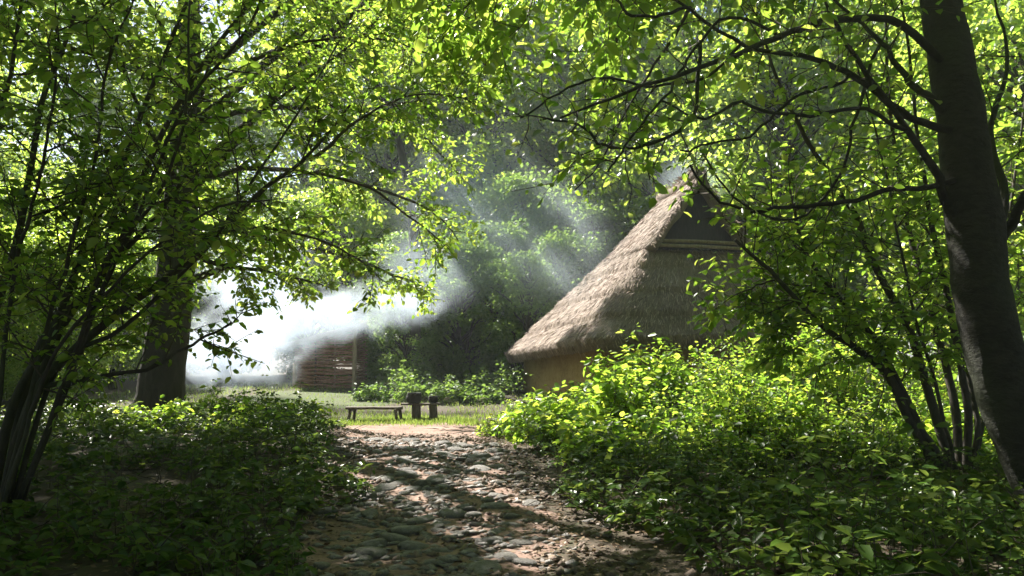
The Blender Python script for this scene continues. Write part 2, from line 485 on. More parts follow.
# ------------------------------------------------------------------ background broadleaf trees (built once, copied)
def tree_variant(h, cb, rad, nclump, per, lsize, seed, trunk_r, low=False):
    r = np.random.default_rng(seed)
    tr = Acc(); limbs = []
    n = 12; zz = np.linspace(-.15, h * .86, n)
    px = np.cumsum(r.normal(0, .07, n)); py = np.cumsum(r.normal(0, .07, n))
    tp = np.stack([px - px[0], py - py[0], zz], -1)
    rr = trunk_r * (1 - np.linspace(0, 1, n)) ** .8 + .03; rr[0] *= 1.35
    tube(tr, tp, rr, 9, .04)
    lv = Leaves()
    wood = Acc()
    for k in range(nclump):
        a = r.uniform(0, 2 * np.pi); f = r.uniform(.0, 1.0)
        zf = cb + (h - cb) * f
        prof = math.sin(math.pi * (0.18 + .74 * f)) ** .7
        rr_ = rad * prof * math.sqrt(r.uniform(.12, 1.0))
        c = np.array([rr_ * math.cos(a), rr_ * math.sin(a), zf])
        zb = max(cb * .7, zf - rr_ * .7 - .3)
        b0 = np.array([np.interp(zb, zz, tp[:, 0]), np.interp(zb, zz, tp[:, 1]), zb])
        mid = (b0 + c) / 2 + np.array([0, 0, .25 * rr_ * .5])
        tube(wood, cr([b0, mid, c], 6, .05), np.linspace(.05 + .006 * rr_ * trunk_r / .2, .008, 6), 4, cap=False)
        cr_ = r.uniform(.55, 1.15) * (rad / 3.2)
        m = int(per * r.uniform(.6, 1.3))
        q = r.normal(0, 1, (m, 3)); q = q / (np.linalg.norm(q, axis=1, keepdims=True)) * (r.random((m, 1)) ** .45)
        out = norm(q)
        pos = c + q * cr_ * np.array([1.15, 1.15, .62])
        nr = np.array([0, 0, .9]) + out * .5 + r.normal(0, .5, (m, 3))
        d = out * .7 + r.normal(0, .6, (m, 3)) + np.array([0, 0, -.35])
        lv.add(pos, d, nr, lsize * r.uniform(.55, 1.3, m))
    return tr.mesh('trunk'), wood.mesh('limb'), lv.mesh('crown', quads=True, width=.75)

VAR = {}
def variant(key, m, *a):
    t, wd, c = tree_variant(*a)
    t.materials.append(BARK); wd.materials.append(BARK); c.materials.append(LEAF[m])
    VAR[key] = (t, wd, c)
variant('tall', 'bright', 17.0, 3.5, 4.2, 78, 300, .20, 1, .24)
variant('broad', 'bright', 12.5, 2.0, 4.4, 110, 300, .19, 2, .22)
variant('low', 'bright', 8.0, .9, 3.2, 80, 300, .16, 3, .14)
variant('canopy', 'oak', 17.0, 7.0, 5.0, 120, 300, .20, 6, .25)
variant('deep', 'oak', 15.0, 2.5, 3.8, 84, 300, .19, 4, .24)

def plant_tree(kind, x, y, s, label, cat, group, name, rz=None, sz=None):
    t, wd, c = VAR[kind]
    e = empty(name, (x, y, g1(x, y)), rng.uniform(0, 6.28) if rz is None else rz)
    e.scale = (s, s, sz or s)
    for nm, me, kd in (('trunk', t, None), ('limb', wd, None), ('crown', c, 'stuff')):
        o = bpy.data.objects.new(nm, me); COL.objects.link(o); o.parent = e
        if kd: o['kind'] = kd
    return tag(e, label, cat, group)

TALLS = [(-34, 46, 1), (-27, 50, 1.05), (-20, 46, 1.05), (-13, 49, 1.1), (-7, 45, 1.0), (-1, 44, 1.1), (4.5, 41, 1.1), (10, 43, 1.1),
         (16, 40, 1.05), (23, 41, 1.1), (30, 44, 1.1), (38, 46, 1), (-38, 36, 1.0), (-30, 36, .95), (7.5, 33, 1.0), (18, 31, 1.0), (27, 33, 1), (-3.5, 53, 1.2), (1.8, 51, 1.2), (-9.5, 56, 1.2), (6.5, 54, 1.2)]
for k, (x, y, s) in enumerate(TALLS):
    side = 'behind the thatched hut' if x > 3 else ('far behind the white smoke' if x > -16 else 'at the far left edge of the clearing')
    plant_tree('tall' if k % 2 else 'deep', x, y, s * 1.35, ('tall yellow-green tree ' if k % 2 else 'tall deep green tree ') + side, 'tree', 'trees beyond the clearing ' + side, 'woodland_tree')
for (x, y, s) in [(9.5, 27, .95), (14, 25.5, 1.0), (13.2, 20, .85), (18.5, 22, .95), (23, 27, 1.0), (16, 15.5, .8), (21, 16, .9), (14.5, 10.5, .75)]:
    plant_tree('broad', x, y, s, 'broad sunlit yellow-green tree behind and right of the thatched hut', 'tree', 'trees beside the hut', 'broadleaf_tree')
for (x, y, s) in [(-20.5, 25, .9), (-23, 30, 1.05), (-15.5, 17, .75), (-19, 13, 1.0), (-26, 21, 1.1)]:
    plant_tree('broad', x, y, s, 'broadleaf tree at the wood edge left of the smoke', 'tree', 'trees left of the smoke', 'broadleaf_tree')
for (x, y, s) in [(-6, -9, 1), (3, -11, 1), (10, -7, 1), (-13, -4, 1.05), (14, 1, 1), (-15, 5, 1)]:
    plant_tree('tall' if x > 0 else 'deep', x, y, s, 'woodland tree further back along the stone path', 'tree', 'trees back along the path', 'woodland_tree')
for (x, y, s) in [(-24, 41, 1.1), (-15, 42, 1.0), (-10, 41, 1.2), (-4.5, 38, 1.0), (0, 36.5, 1.1), (-28, 30, 1), (-11.3, 19.6, .55), (-14.2, 22, .75), (-18, 20.5, .9), (-13.3, 27, .65), (-16.8, 27, .85), (-11, 31.5, .8), (-19, 34, 1.1), (-14.5, 35, 1.1), (-8.2, 35.5, 1.0), (12, 31, 1), (20, 26, .9), (27, 24, 1)]:
    plant_tree('low', x, y, s, ('bushy low tree at the left wood edge beyond the old trunk' if x < -9 else 'bushy low tree at the wood edge between thicket and hut' if x < 6 else 'bushy low tree at the wood edge behind the hut'), 'tree', 'understorey of the wood edge', 'understorey_tree')

for (x, y, s, lb) in [(-7.6, 3.5, 1.0, 'high-crowned tree shading the near left of the path'), (8.2, 2.5, 1.0, 'high-crowned tree shading the near right of the path'),
                      (1.0, -3.5, 1.0, 'high-crowned tree arching over the start of the path'), (-11.5, 10.5, 1.05, 'high-crowned tree behind the left hazel'), (-13.7, 15.4, 1.0, 'high-crowned tree left of the thick old trunk'), (11.5, 8.0, 1.0, 'high-crowned tree beyond the leaning trunk'),
                      ]:
    plant_tree('canopy', x, y, s, lb, 'tree', None, 'woodland_tree')

# shaded evergreen shrubs behind the bench
def shrub_variant(h, rad, nclump, per, lsize, seed, leafm):
    t, wd, c = tree_variant(h, .15, rad, nclump, per, lsize, seed, .05, True)
    t.materials.append(BARK); wd.materials.append(BARK); c.materials.append(LEAF[leafm])
    return t, wd, c
VAR['holly'] = shrub_variant(4.6, 1.7, 70, 230, .11, 21, 'dark')
for (x, y, s) in [(-3.4, 27.0, .8), (-1.6, 28.5, 1.1), (0.3, 27.5, .95), (-4.3, 30, 1.15), (2.0, 29.5, 1.2), (-.6, 31.5, 1.3), (-7.4, 30.5, .9), (-2.9, 32, 1.35), (2.6, 33, 1.7), (5.2, 30.5, 1.5), (3.6, 31.2, 1.5), (.9, 34.5, 1.9), (7.6, 29, 1.5)]:
    plant_tree('holly', x, y, s, ('dark green shaded shrub in the thicket behind the bench' if x < 1.5 else 'tall dark shrub in the shade behind the thatched hut'), 'shrub', ('thicket behind the bench' if x < 1.5 else 'thicket behind the hut'), 'evergreen_shrub')
# bare trunk; crown added and offset to break the sunlight into shafts
bx_ = P(412, 380, 27)[0]
e = empty('bare_trunked_tree', (bx_, 27.0, g1(bx_, 27)))
tp = cr([(bx_, 27, .2), (bx_ + .05, 27, 4), (bx_ - .3, 26.9, 8), (bx_ - 1.3, 26.6, 11), (bx_ - 2.0, 26.4, 15)], 18, .02)
a = Acc(); tube(a, tp, np.linspace(.24, .04, 18), 10, .04)
obj('trunk', a.mesh('trunk'), BARK, e)
a = Acc(); lv = Leaves()
for k in range(24):
    c = np.array([bx_ - 2.0, 26.3, 12.9]) + np.array([2.1, 1.6, 2.6]) * norm(rng.normal(0, 1, 3)) * rng.uniform(.45, 1)
    q0 = tp[int(np.argmin(np.abs(tp[:, 2] - (c[2] - .9))))]
    tube(a, cr([q0, (q0 + c) / 2 + [0, 0, .2], c], 6, .04), np.linspace(.04, .01, 6), 4, cap=False)
    m = 260; q = norm(rng.normal(0, 1, (m, 3))) * rng.random((m, 1)) ** .45
    lv.add(c + q * rng.uniform(.35, .6) * np.array([1.1, 1.1, .8]), q + rng.normal(0, .6, (m, 3)), np.array([0, 0, .9]) + rng.normal(0, .6, (m, 3)), .16 * rng.uniform(.6, 1.3, m))
obj('limb', a.mesh('limb'), BARK, e)['kind'] = 'stuff'; obj('crown', lv.mesh('crown', quads=True), LEAF['oak'], e)['kind'] = 'stuff'
tag(e, 'straight bare grey trunk standing among the dark thicket behind the bench', 'tree')

# ------------------------------------------------------------------ thatched hut
AL = math.radians(15)
HM = np.array([4.88, 18.78]); AX = np.array([math.cos(AL), math.sin(AL)]); BX = np.array([-math.sin(AL), math.cos(AL)])
W_, L_ = 6.0, 8.0
hz = g1(5, 22)
def HW(u, v, z):
    p = HM + u * AX + v * BX
    return np.array([p[0], p[1], z])
hut = empty('thatched_hut', HW(0, 4, hz))
tag(hut, 'clay-walled hut with steep hipped thatch roof and open smoke gable behind the bushes', 'hut')
def rrect(hu, v0, v1, k, rnd=.5):
    """rounded rectangle: k points (u,v)"""
    hv = (v1 - v0) / 2; cv = (v0 + v1) / 2; r = min(rnd, hu * .9, hv * .9)
    pts = []
    for (su, sv, a0) in ((1, 1, 0), (-1, 1, 90), (-1, -1, 180), (1, -1, 270)):
        for a in np.linspace(a0, a0 + 90, k // 4 // 3):
            pts.append((su * (hu - r) + r * math.cos(math.radians(a)), cv + sv * (hv - r) + r * math.sin(math.radians(a))))
    pts = np.array(pts); pts = np.vstack([pts, pts[:1]])
    s = np.concatenate([[0], np.cumsum(np.linalg.norm(np.diff(pts, axis=0), axis=1))])
    t = np.linspace(0, s[-1], k, endpoint=False)
    return np.stack([np.interp(t, s, pts[:, 0]), np.interp(t, s, pts[:, 1])], -1)
KP = 96; LV = 29
UG, VG0, VG1, ZG, ZR = 1.12, 1.25, 3.6, 4.3, 5.95
rings = []
def eave_z(u, v): return 1.86 - .045 * v + .02 * u
for l in range(LV):
    t = l / (LV - 1)
    pr = rrect((W_ / 2 + .2) * (1 - t) + UG * t, -.15 * (1 - t) + VG0 * t, (L_ + .1) * (1 - t) + VG1 * t, KP, .5 * (1 - t) + .1)
    lip = .085 * (1 - (l % 7) / 7.0)
    pr = pr + lip * norm(pr - np.array([0, (VG0 + VG1) / 2 + .3]))
    z0 = eave_z(pr[:, 0], pr[:, 1])
    sag = -.05 * math.sin(math.pi * t)
    z = z0 * (1 - t) + ZG * t + sag + rng.normal(0, .018, KP)
    rings.append(np.array([HW(u, v, zz) for (u, v), zz in zip(pr, z)]))
# eave thickness: outer drop and the way back in under the roof
pr = rrect(W_ / 2 + .12, -.07, L_ + .02, KP, .48)
low = np.array([HW(u, v, eave_z(u, v) - .28 + rng.normal(0, .02)) for u, v in pr])
pr2 = rrect(W_ / 2 - .35, .4, L_ - .45, KP, .45)
inn = np.array([HW(u, v, eave_z(u, v) - .05) for u, v in pr2])
R = [inn, low] + rings
V = np.concatenate(R); nr_ = len(R)
i = np.arange(nr_ - 1)[:, None] * KP; j = np.arange(KP)[None, :]; k_ = (j + 1) % KP
Q = np.stack([i + j, i + k_, i + KP + k_, i + KP + j], -1).reshape(-1, 4)
roof = obj('roof', mesh_np('roof', V, Q, True), THATCH, hut)
# cap with overhanging gables
def slab(acc, quad, th):
    q = np.asarray(quad, float); n = norm(np.cross(q[1] - q[0], q[3] - q[0]))
    nu, nv = 10, 8
    top = []
    for a in np.linspace(0, 1, nv):
        for b in np.linspace(0, 1, nu):
            p = (q[0] * (1 - b) + q[1] * b) * (1 - a) + (q[3] * (1 - b) + q[2] * b) * a
            top.append(p + rng.normal(0, .012, 3))
    top = np.array(top); bot = top - n * th
    ii = np.arange(nv - 1)[:, None] * nu + np.arange(nu - 1)[None, :]
    qq = np.stack([ii, ii + 1, ii + nu + 1, ii + nu], -1).reshape(-1, 4)
    m = nu * nv
    edge = list(range(nu)) + [nu * r + nu - 1 for r in range(1, nv)] + [m - 1 - c for c in range(1, nu)] + [nu * r for r in range(nv - 2, 0, -1)]
    ee = np.array(edge); en = np.roll(ee, -1)
    acc.add(np.vstack([top, bot]), np.vstack([qq, qq[:, ::-1] + m, np.stack([ee, ee + m, en + m, en], -1)]))
cap = Acc()
rf, rb = HW(0, VG0 - .45, ZR), HW(0, VG1 - .55, ZR - .28)
slabL = [HW(-UG - .28, VG0 - .5, ZG - .22), rf, rb, HW(-UG - .28, VG1 + .25, ZG - .3)]
slabR = [rf, HW(UG + .28, VG0 - .5, ZG - .22), HW(UG + .28, VG1 + .25, ZG - .3), rb]
slab(cap, slabL, .2); slab(cap, slabR, .2)
tube(cap, cr([rf + [0, 0, -.06], (rf + rb) / 2 + [0, 0, -.09], rb], 8, .01), .17, 10, .06)
bk = [rb, HW(UG + .28, VG1 + .25, ZG - .3), HW(-UG - .28, VG1 + .25, ZG - .3)]
cap.add(np.array(bk), t=[[0, 1, 2]])
ridge = obj('ridge_cap', cap.mesh('ridge_cap'), THATCH, hut)
# straw on every slope
sp, sd, sn, ss = [], [], [], []
allr = np.array(rings)
def straw_on(a, b, c, d, n, ln=.20):
    """n stalks on the quad a,b (low edge) c,d (high edge, c above b)"""
    uu = rng.random((n, 1)); vv = rng.random((n, 1))
    p = (a * (1 - uu) + b * uu) * (1 - vv) + (d * (1 - uu) + c * uu) * vv
    dn = norm((a + b) / 2 - (c + d) / 2); nn = norm(np.cross(b - a, d - a))
    if nn[2] < 0: nn = -nn
    dd = dn + nn * rng.uniform(.0, .16, (n, 1)) + rng.normal(0, .16, (n, 3))
    sp.append(p - dn * .1 + nn * .004); sd.append(dd); sn.append(nn + rng.normal(0, .35, (n, 3))); ss.append(ln * rng.uniform(.5, 1.3, n))
for l in range(-1, LV - 1):
    lo = low if l < 0 else allr[l]; hi = allr[l + 1]
    for j in range(KP):
        a_, b_, c_, d_ = lo[j], lo[(j + 1) % KP], hi[(j + 1) % KP], hi[j]
        ar = np.linalg.norm(np.cross(b_ - a_, d_ - a_))
        straw_on(a_, b_, c_, d_, max(2, int(ar * 560)))
for s_ in (slabL, slabR):
    s_ = [np.asarray(q) for q in s_]
    if s_ is not None:
        lo1, lo2, h1, h2 = (s_[0], s_[3], s_[2], s_[1]) if np.allclose(s_[1], rf) else (s_[1], s_[2], s_[3], s_[0])
        straw_on(lo1, lo2, h1, h2, 5200)
        e1 = np.linspace(0, 1, 240)[:, None]
        sp.append(lo1 * (1 - e1) + h2 * e1); sd.append(np.tile(-np.append(-BX, 0.0) * -1, (240, 1)) * -.0 + np.array([-BX[0] * -1, -BX[1] * -1, 0]) * -1 + rng.normal(0, .3, (240, 3)) + [0, 0, -.5]); sn.append(rng.normal(0, 1, (240, 3))); ss.append(rng.uniform(.1, .25, 240))
e1 = rng.random((700, 1)); rp = rf * (1 - e1) + rb * e1 + rng.normal(0, .06, (700, 3)) + [0, 0, .06]
sp.append(rp); sd.append(np.stack([rng.normal(0, 1, 700), rng.normal(0, .6, 700), rng.normal(.1, .35, 700)], -1)); sn.append(rng.normal(0, 1, (700, 3))); ss.append(rng.uniform(.1, .28, 700))
obj('straw', leaves_mesh('straw', np.concatenate(sp), np.concatenate(sd), np.concatenate(sn), np.concatenate(ss), width=.085, quads=True), STRAW, roof).update_tag()
for o in list(roof.children): o['kind'] = 'stuff'; o.matrix_parent_inverse = roof.matrix_world.inverted() if False else Matrix.LocRotScale(hut.location, hut.rotation_euler, hut.scale).inverted() @ Matrix.LocRotScale(hut.location, hut.rotation_euler, hut.scale)
# walls
pw = rrect(W_ / 2 - .28, .33, L_ - .35, 72, .4)
lowr = np.array([HW(u, v, hz - .2) for u, v in pw]); upr = np.array([HW(u, v, eave_z(u, v) + .05) for u, v in pw])
mid1 = np.array([HW(u * 1.01, v, hz + .7) for u, v in pw]); 
V = np.concatenate([lowr, mid1, upr]); n = 72
i = np.arange(2)[:, None] * n; j = np.arange(n)[None, :]; k_ = (j + 1) % n
obj('wall', mesh_np('wall', V, np.stack([i + j, i + k_, i + n + k_, i + n + j], -1).reshape(-1, 4), True), CLAY, hut)
# gable: dark panel painted as the shaded smoke hole, poles across its foot
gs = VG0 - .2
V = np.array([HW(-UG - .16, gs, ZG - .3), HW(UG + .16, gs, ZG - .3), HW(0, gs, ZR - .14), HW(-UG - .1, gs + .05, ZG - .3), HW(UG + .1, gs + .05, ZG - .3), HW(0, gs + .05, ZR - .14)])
obj('gable_shade_panel', mesh_np('gable_shade_panel', V, [np.array([[0, 1, 2], [5, 4, 3]]), np.array([[0, 2, 5, 3], [1, 4, 5, 2]])]), GABLE_SHADE, hut)
for k, (dz, dv) in enumerate([(-.22, -.40), (-.10, -.36)]):
    a = Acc(); tube(a, cr([HW(-UG - .12, VG0 + dv, ZG + dz), HW(0, VG0 + dv, ZG + dz + .01), HW(UG + .1, VG0 + dv, ZG + dz - .01)], 8, .006), .045, 8, .06)
    obj('pole', a.mesh('pole'), PALEWOOD, hut)

# ------------------------------------------------------------------ wattle shed in the smoke
sx0, sx1, sy = P(295, 388, 26)[0], P(354, 388, 26)[0], 26.0
sz = g1((sx0 + sx1) / 2, sy)
shed = empty('wattle_shed', ((sx0 + sx1) / 2, sy, sz))
tag(shed, 'small brown wattle shed half hidden in the white smoke', 'shed')
def zt(x): return sz + 1.25 + (x - sx0) / (sx1 - sx0) * .65
ups = np.linspace(sx0, sx1, 4)
for k, x in enumerate(ups):
    a = Acc(); hgt = zt(x) + (.06 if k in (0, 3) else -.02)
    if k == 0: hgt = sz + .75
    tube(a, cr([(x, sy - (.05 if k in (0, 3) else 0), sz - .15), (x + .01, sy - (.05 if k in (0, 3) else 0), sz + .7), (x, sy, max(hgt, sz + .72))], 7, .006), .075 if k in (0, 3) else .03, 8, .05)
    obj('post', a.mesh('post'), PALEWOOD if k in (0, 2, 3) else WOOD, shed)
nr = 30
for k in range(nr):
    z = sz + .04 + k * .063
    x_lo = sx0 if z < zt(sx0) else sx0 + (z - zt(sx0)) / .65 * (sx1 - sx0)
    if x_lo > sx1 - .2: break
    xx = np.linspace(x_lo - .03, sx1 + .05, 22)
    yw = sy + .045 * np.cos((xx - sx0) / (ups[1] - ups[0]) * math.pi) * (1 if k % 2 else -1)
    a = Acc(); tube(a, np.stack([xx, yw, z + np.cumsum(rng.normal(0, .004, 22))], -1), .030 + rng.normal(0, .003, 22).clip(-.008, .008), 6)
    obj('rod', a.mesh('rod'), WITHY, shed)
for side, x in ((0, sx0), (1, sx1)):
    for k in range(12 if side == 0 else 26):
        z = sz + .05 + k * .068
        yy2 = np.linspace(sy + .1, sy + 2.0, 14)
        a = Acc(); tube(a, np.stack([x + .04 * np.cos(np.arange(14)) * (1 if k % 2 else -1), yy2, np.full(14, z) + rng.normal(0, .005, 14)], -1), .03, 5)
        obj('rod', a.mesh('rod'), WITHY, shed)
a = Acc()
slab(a, [(sx0 - .35, sy - .3, zt(sx0) - .02), (sx1 + .2, sy - .3, zt(sx1) + .02), (sx1 + .2, sy + 2.2, zt(sx1) + .2), (sx0 - .35, sy + 2.2, zt(sx0) + .15)], -.16)
obj('roof', a.mesh('roof'), THATCH, shed)

# ------------------------------------------------------------------ bench and log seats
def box(acc, c, s, rot=0.0, jit=.004):
    c = np.asarray(c, float); s = np.asarray(s, float) / 2
    v = np.array([[x, y, z] for z in (-1, 1) for y in (-1, 1) for x in (-1, 1)], float) * s + rng.normal(0, jit, (8, 3))
    cs, sn_ = math.cos(rot), math.sin(rot)
    v[:, :2] = v[:, :2] @ np.array([[cs, sn_], [-sn_, cs]])
    acc.add(v + c, [[0, 2, 3, 1], [4, 5, 7, 6], [0, 1, 5, 4], [2, 6, 7, 3], [0, 4, 6, 2], [1, 3, 7, 5]])
def rough_plank(acc, p0, p1, wd, th):
    n = 9; p0 = np.array(p0); p1 = np.array(p1); ax = norm(p1 - p0); sd_ = norm(np.cross([0, 0, 1.0], ax))
    vv = []
    for t in np.linspace(0, 1, n):
        c = p0 * (1 - t) + p1 * t; k = rng.normal(0, .008, 4)
        for (a_, b_) in ((-1, -1), (1, -1), (1, 1), (-1, 1)):
            vv.append(c + sd_ * (a_ * wd / 2 + k[0]) + np.array([0, 0, b_ * th / 2 + k[1] * .4]))
    q = [[4 * i + j, 4 * i + (j + 1) % 4, 4 * i + 4 + (j + 1) % 4, 4 * i + 4 + j] for i in range(n - 1) for j in range(4)]
    q += [[3, 2, 1, 0], [4 * n - 4, 4 * n - 3, 4 * n - 2, 4 * n - 1]]
    acc.add(np.array(vv), q)
by = 18.2
bx0, bx1 = P(346, 410, by)[0], P(402, 410, by)[0]
bz = g1((bx0 + bx1) / 2, by)
bench = empty('plank_bench', ((bx0 + bx1) / 2, by, bz))
tag(bench, 'low dark plank bench on four legs at the edge of the sunlit clearing', 'bench')
a = Acc(); rough_plank(a, (bx0, by, bz + .33), (bx1, by + .12, bz + .32), .30, .05); obj('seat', a.mesh('seat', False), WOOD, bench)
for fx in (.1, .9):
    for dy in (-.09, .10):
        x = bx0 + (bx1 - bx0) * fx + (.05 if dy > 0 else -.02); a = Acc()
        tube(a, [(x + (.05 if fx > .5 else -.05), by + dy * 1.5 + .06, bz - .06), (x, by + dy + .06, bz + .315)], [.035, .04], 7, .05)
        obj('leg', a.mesh('leg'), WOOD, bench)
    a = Acc(); x = bx0 + (bx1 - bx0) * fx; box(a, (x, by + .06, bz + .285), (.07, .28, .045)); obj('crossbar', a.mesh('crossbar', False), WOOD, bench)
ty = 18.5
tx0, tx1 = P(401, 410, ty)[0], P(440, 410, ty)[0]
tz = g1((tx0 + tx1) / 2, ty)
tb = empty('log_bench', ((tx0 + tx1) / 2, ty, tz))
tag(tb, 'short plank laid across two upright log stumps beside the plank bench', 'bench')
for (x, r_) in ((P(416, 410, ty)[0], .105), (P(433, 410, ty)[0], .095)):
    a = Acc(); tube(a, [(x, ty, tz - .08), (x + .01, ty, tz + .15), (x, ty, tz + .36)], [r_ * 1.1, r_, r_ * .96], 12, .03); obj('stump', a.mesh('stump'), WOOD, tb)
a = Acc(); rough_plank(a, (tx0, ty, tz + .38), (tx1, ty + .03, tz + .38), .22, .04); obj('plank', a.mesh('plank', False), WOOD, tb)
def pot(name, x, y, z, r_, h, label):
    e = empty(name, (x, y, z))
    prof = [(.0, 0.0), (.55, 0.0), (.86, .12), (1.0, .38), (.97, .68), (.84, .88), (.90, 1.0), (.80, 1.0), (.74, .86), (.85, .6), (.6, .2), (0, .18)]
    k = 20; vv = []
    for (rr, zz) in prof:
        for a_ in range(k): vv.append((x + r_ * rr * math.cos(a_ / k * 6.2832), y + r_ * rr * math.sin(a_ / k * 6.2832), z + h * zz))
    q = [[i * k + j, i * k + (j + 1) % k, (i + 1) * k + (j + 1) % k, (i + 1) * k + j] for i in range(len(prof) - 1) for j in range(k)]
    obj('bowl', mesh_np('bowl', np.array(vv), np.array(q), True), CHAR, e)
    for s in (-1, 1):
        a = Acc(); th = np.linspace(0, math.pi, 9)
        tube(a, np.stack([x + s * (r_ * .95 + .035 * np.sin(th)), np.full(9, y), z + h * .72 + .04 * np.cos(th)], -1), .008, 6); obj('handle', a.mesh('handle'), CHAR, e)
    tag(e, label, 'pot')
pot('iron_pot', P(414, 400, ty)[0], ty, tz + .402, .185, .235, 'larger black iron pot standing on the log bench')
pot('iron_pot', P(433, 400, ty)[0], ty + .02, tz + .402, .115, .16, 'smaller black iron pot standing on the log bench')

# ------------------------------------------------------------------ foreground trees
# cherry leaning in from the right
ch = empty('leaning_tree', (P(1052, 520, 6.4)[0], 6.4, g1(4.3, 6.4)))
tp = trace([(1082, 560, 6.4), (1050, 480, 6.4), (1018, 410, 6.4), (994, 333, 6.45), (982, 270, 6.5), (975, 210, 6.5), (964, 120, 6.55), (954, 60, 6.6), (944, 0, 6.65), (925, -120, 6.7), (905, -280, 6.9), (880, -460, 7.2), (860, -640, 7.6)])
tp[0][2] = ch.location.z - .25
pts = cr(tp, 60, .004); tt = np.linspace(0, 1, 60)
rad = np.interp(tt, [0, .05, .15, .3, .36, .41, .45, .6, 1], [.31, .255, .225, .212, .208, .222, .192, .175, .08])
a = Acc(); tube(a, pts, rad, 22, .018); obj('trunk', a.mesh('trunk'), CHERRY, ch)
wood = Acc(); lv = Leaves()
CH_BOUGHS = [
 ([(958, 232, 6.45), (930, 180, 6.4), (905, 130, 6.3), (868, 70, 6.2), (840, 20, 6.1), (815, -20, 6.0)], .042),
 ([(945, 112, 6.5), (915, 82, 6.6), (880, 45, 6.7), (845, 15, 6.9), (800, -30, 7.1)], .036),
 ([(950, 130, 6.4), (900, 110, 6.3), (850, 75, 6.2), (800, 55, 6.1), (750, 45, 6.0), (690, 8, 5.9), (640, -30, 5.8)], .034),
 ([(940, 60, 6.5), (890, 22, 6.3), (830, 22, 6.1), (780, 38, 5.9), (730, 55, 5.8), (680, 75, 5.7), (620, 95, 5.6), (560, 118, 5.6)], .035),
 ([(975, 300, 6.7), (1000, 200, 7.0), (985, 130, 7.3), (1010, 60, 7.6), (990, -30, 8.0)], .05),
 ([(990, 250, 6.6), (1030, 190, 6.4), (1060, 120, 6.3), (1080, 0, 6.2)], .05),
 ([(955, 180, 6.4), (900, 185, 6.2), (850, 195, 6.0), (790, 205, 5.9), (735, 205, 5.8), (690, 165, 5.7)], .024),
 ([(700, 40, 5.9), (690, 110, 6.0), (640, 145, 6.0), (605, 145, 6.1), (575, 122, 6.1), (540, 120, 6.2)], .016),
 ([(930, -60, 6.7), (850, -60, 7.6), (740, -30, 8.6), (640, 20, 9.6), (590, 80, 10.4)], .05),
 ([(915, -160, 6.8), (800, -170, 8.0), (660, -120, 9.2), (540, -60, 10.2), (450, -10, 11.0)], .06),
 ([(905, -280, 6.9), (760, -330, 8.5), (600, -310, 10.2), (470, -260, 11.6)], .06),
 ([(890, -400, 7.1), (760, -520, 8.6), (620, -560, 10.0), (480, -520, 11.5)], .06),
 ([(900, -300, 6.9), (800, -300, 9.0), (700, -250, 11.0), (620, -190, 12.5), (570, -150, 13.5)], .06),
 ([(905, -330, 6.9), (860, -380, 9.5), (800, -340, 12.0), (750, -270, 14.0)], .06),
 ([(930, -100, 6.7), (840, -130, 7.8), (740, -120, 9.0), (660, -90, 10.0)], .04),
 ([(925, -130, 6.7), (860, -190, 8.2), (780, -190, 9.8), (700, -160, 11.0)], .04),
 ([(915, -160, 6.8), (800, -140, 7.0), (650, -85, 7.2), (540, -30, 7.4), (440, 8, 7.6)], .04),
 ([(870, -560, 7.4), (960, -640, 9.0), (1040, -640, 10.6), (1120, -560, 12)], .06),
 ([(900, -300, 6.9), (980, -420, 8.4), (1060, -440, 9.8), (1130, -380, 11)], .06),
 ([(905, -250, 6.9), (860, -420, 5.4), (800, -560, 4.2), (700, -700, 3.4)], .06),
 ([(780, 38, 5.9), (730, 20, 5.9), (690, 60, 5.9), (660, 100, 5.9), (625, 150, 5.95), (608, 172, 6.0)], .013),
 ([(740, 45, 6.0), (700, 78, 6.1), (650, 82, 6.2), (600, 78, 6.3), (560, 95, 6.4), (520, 118, 6.5)], .013),
 ([(690, 8, 5.9), (640, 25, 6.0), (610, -10, 6.1), (560, -30, 6.2)], .014),
 ([(880, 45, 6.7), (860, 110, 6.7), (845, 170, 6.8), (800, 215, 6.8), (740, 190, 6.7), (700, 150, 6.7)], .015),
 ([(905, 130, 6.3), (860, 105, 6.2), (800, 120, 6.1), (740, 105, 6.0), (700, 120, 5.9), (660, 100, 5.9)], .018),
 ([(850, 75, 6.2), (790, 95, 6.3), (750, 130, 6.4), (700, 145, 6.5), (680, 150, 6.6)], .014),
 ([(690, 8, 5.9), (660, 50, 7.4), (625, 110, 9.0), (600, 160, 9.8), (575, 190, 10.2)], .016),
 ([(640, 20, 9.6), (600, 60, 10.0), (640, 120, 10.2), (650, 180, 10.4)], .014),
]
for k, (pp, r_) in enumerate(CH_BOUGHS):
    b = cr(trace(pp), 26, .012); a = Acc()
    tube(a, b, np.linspace(r_, .008, 26), 8, .03); obj('branch', a.mesh('branch'), CHERRY, ch)
    if k in (2, 3, 6, 7): spray(wood, lv, b, .016, 12, .75, .085, .10, .2, 2, -.01, .8)
    elif k < 6: spray(wood, lv, b, .02, 9, .9, .085, .08, .35, 3, .0, .8)
    elif k == 8: spray(wood, lv, b, .02, 26, 1.3, .09, .06, .35, 5, .0)
    elif k < 18: spray(wood, lv, b, .02, 84, 1.9, .112, .06, .2, 6, .0, bare=False)
    elif k < 20: spray(wood, lv, b, .02, 40, 1.9, .10, .06, .2, 6, .0, bare=False)
    elif k > len(CH_BOUGHS) - 3: spray(wood, lv, b, .012, 14, .5, .09, .055, .45, 3, -.02, .9)
    else: spray(wood, lv, b, .012, 7, .6, .085, .11, .25, 2, -.02, .9)
obj('twig', wood.mesh('twig'), TWIG, ch)['kind'] = 'stuff'
lv.open_gaps(GAPS)
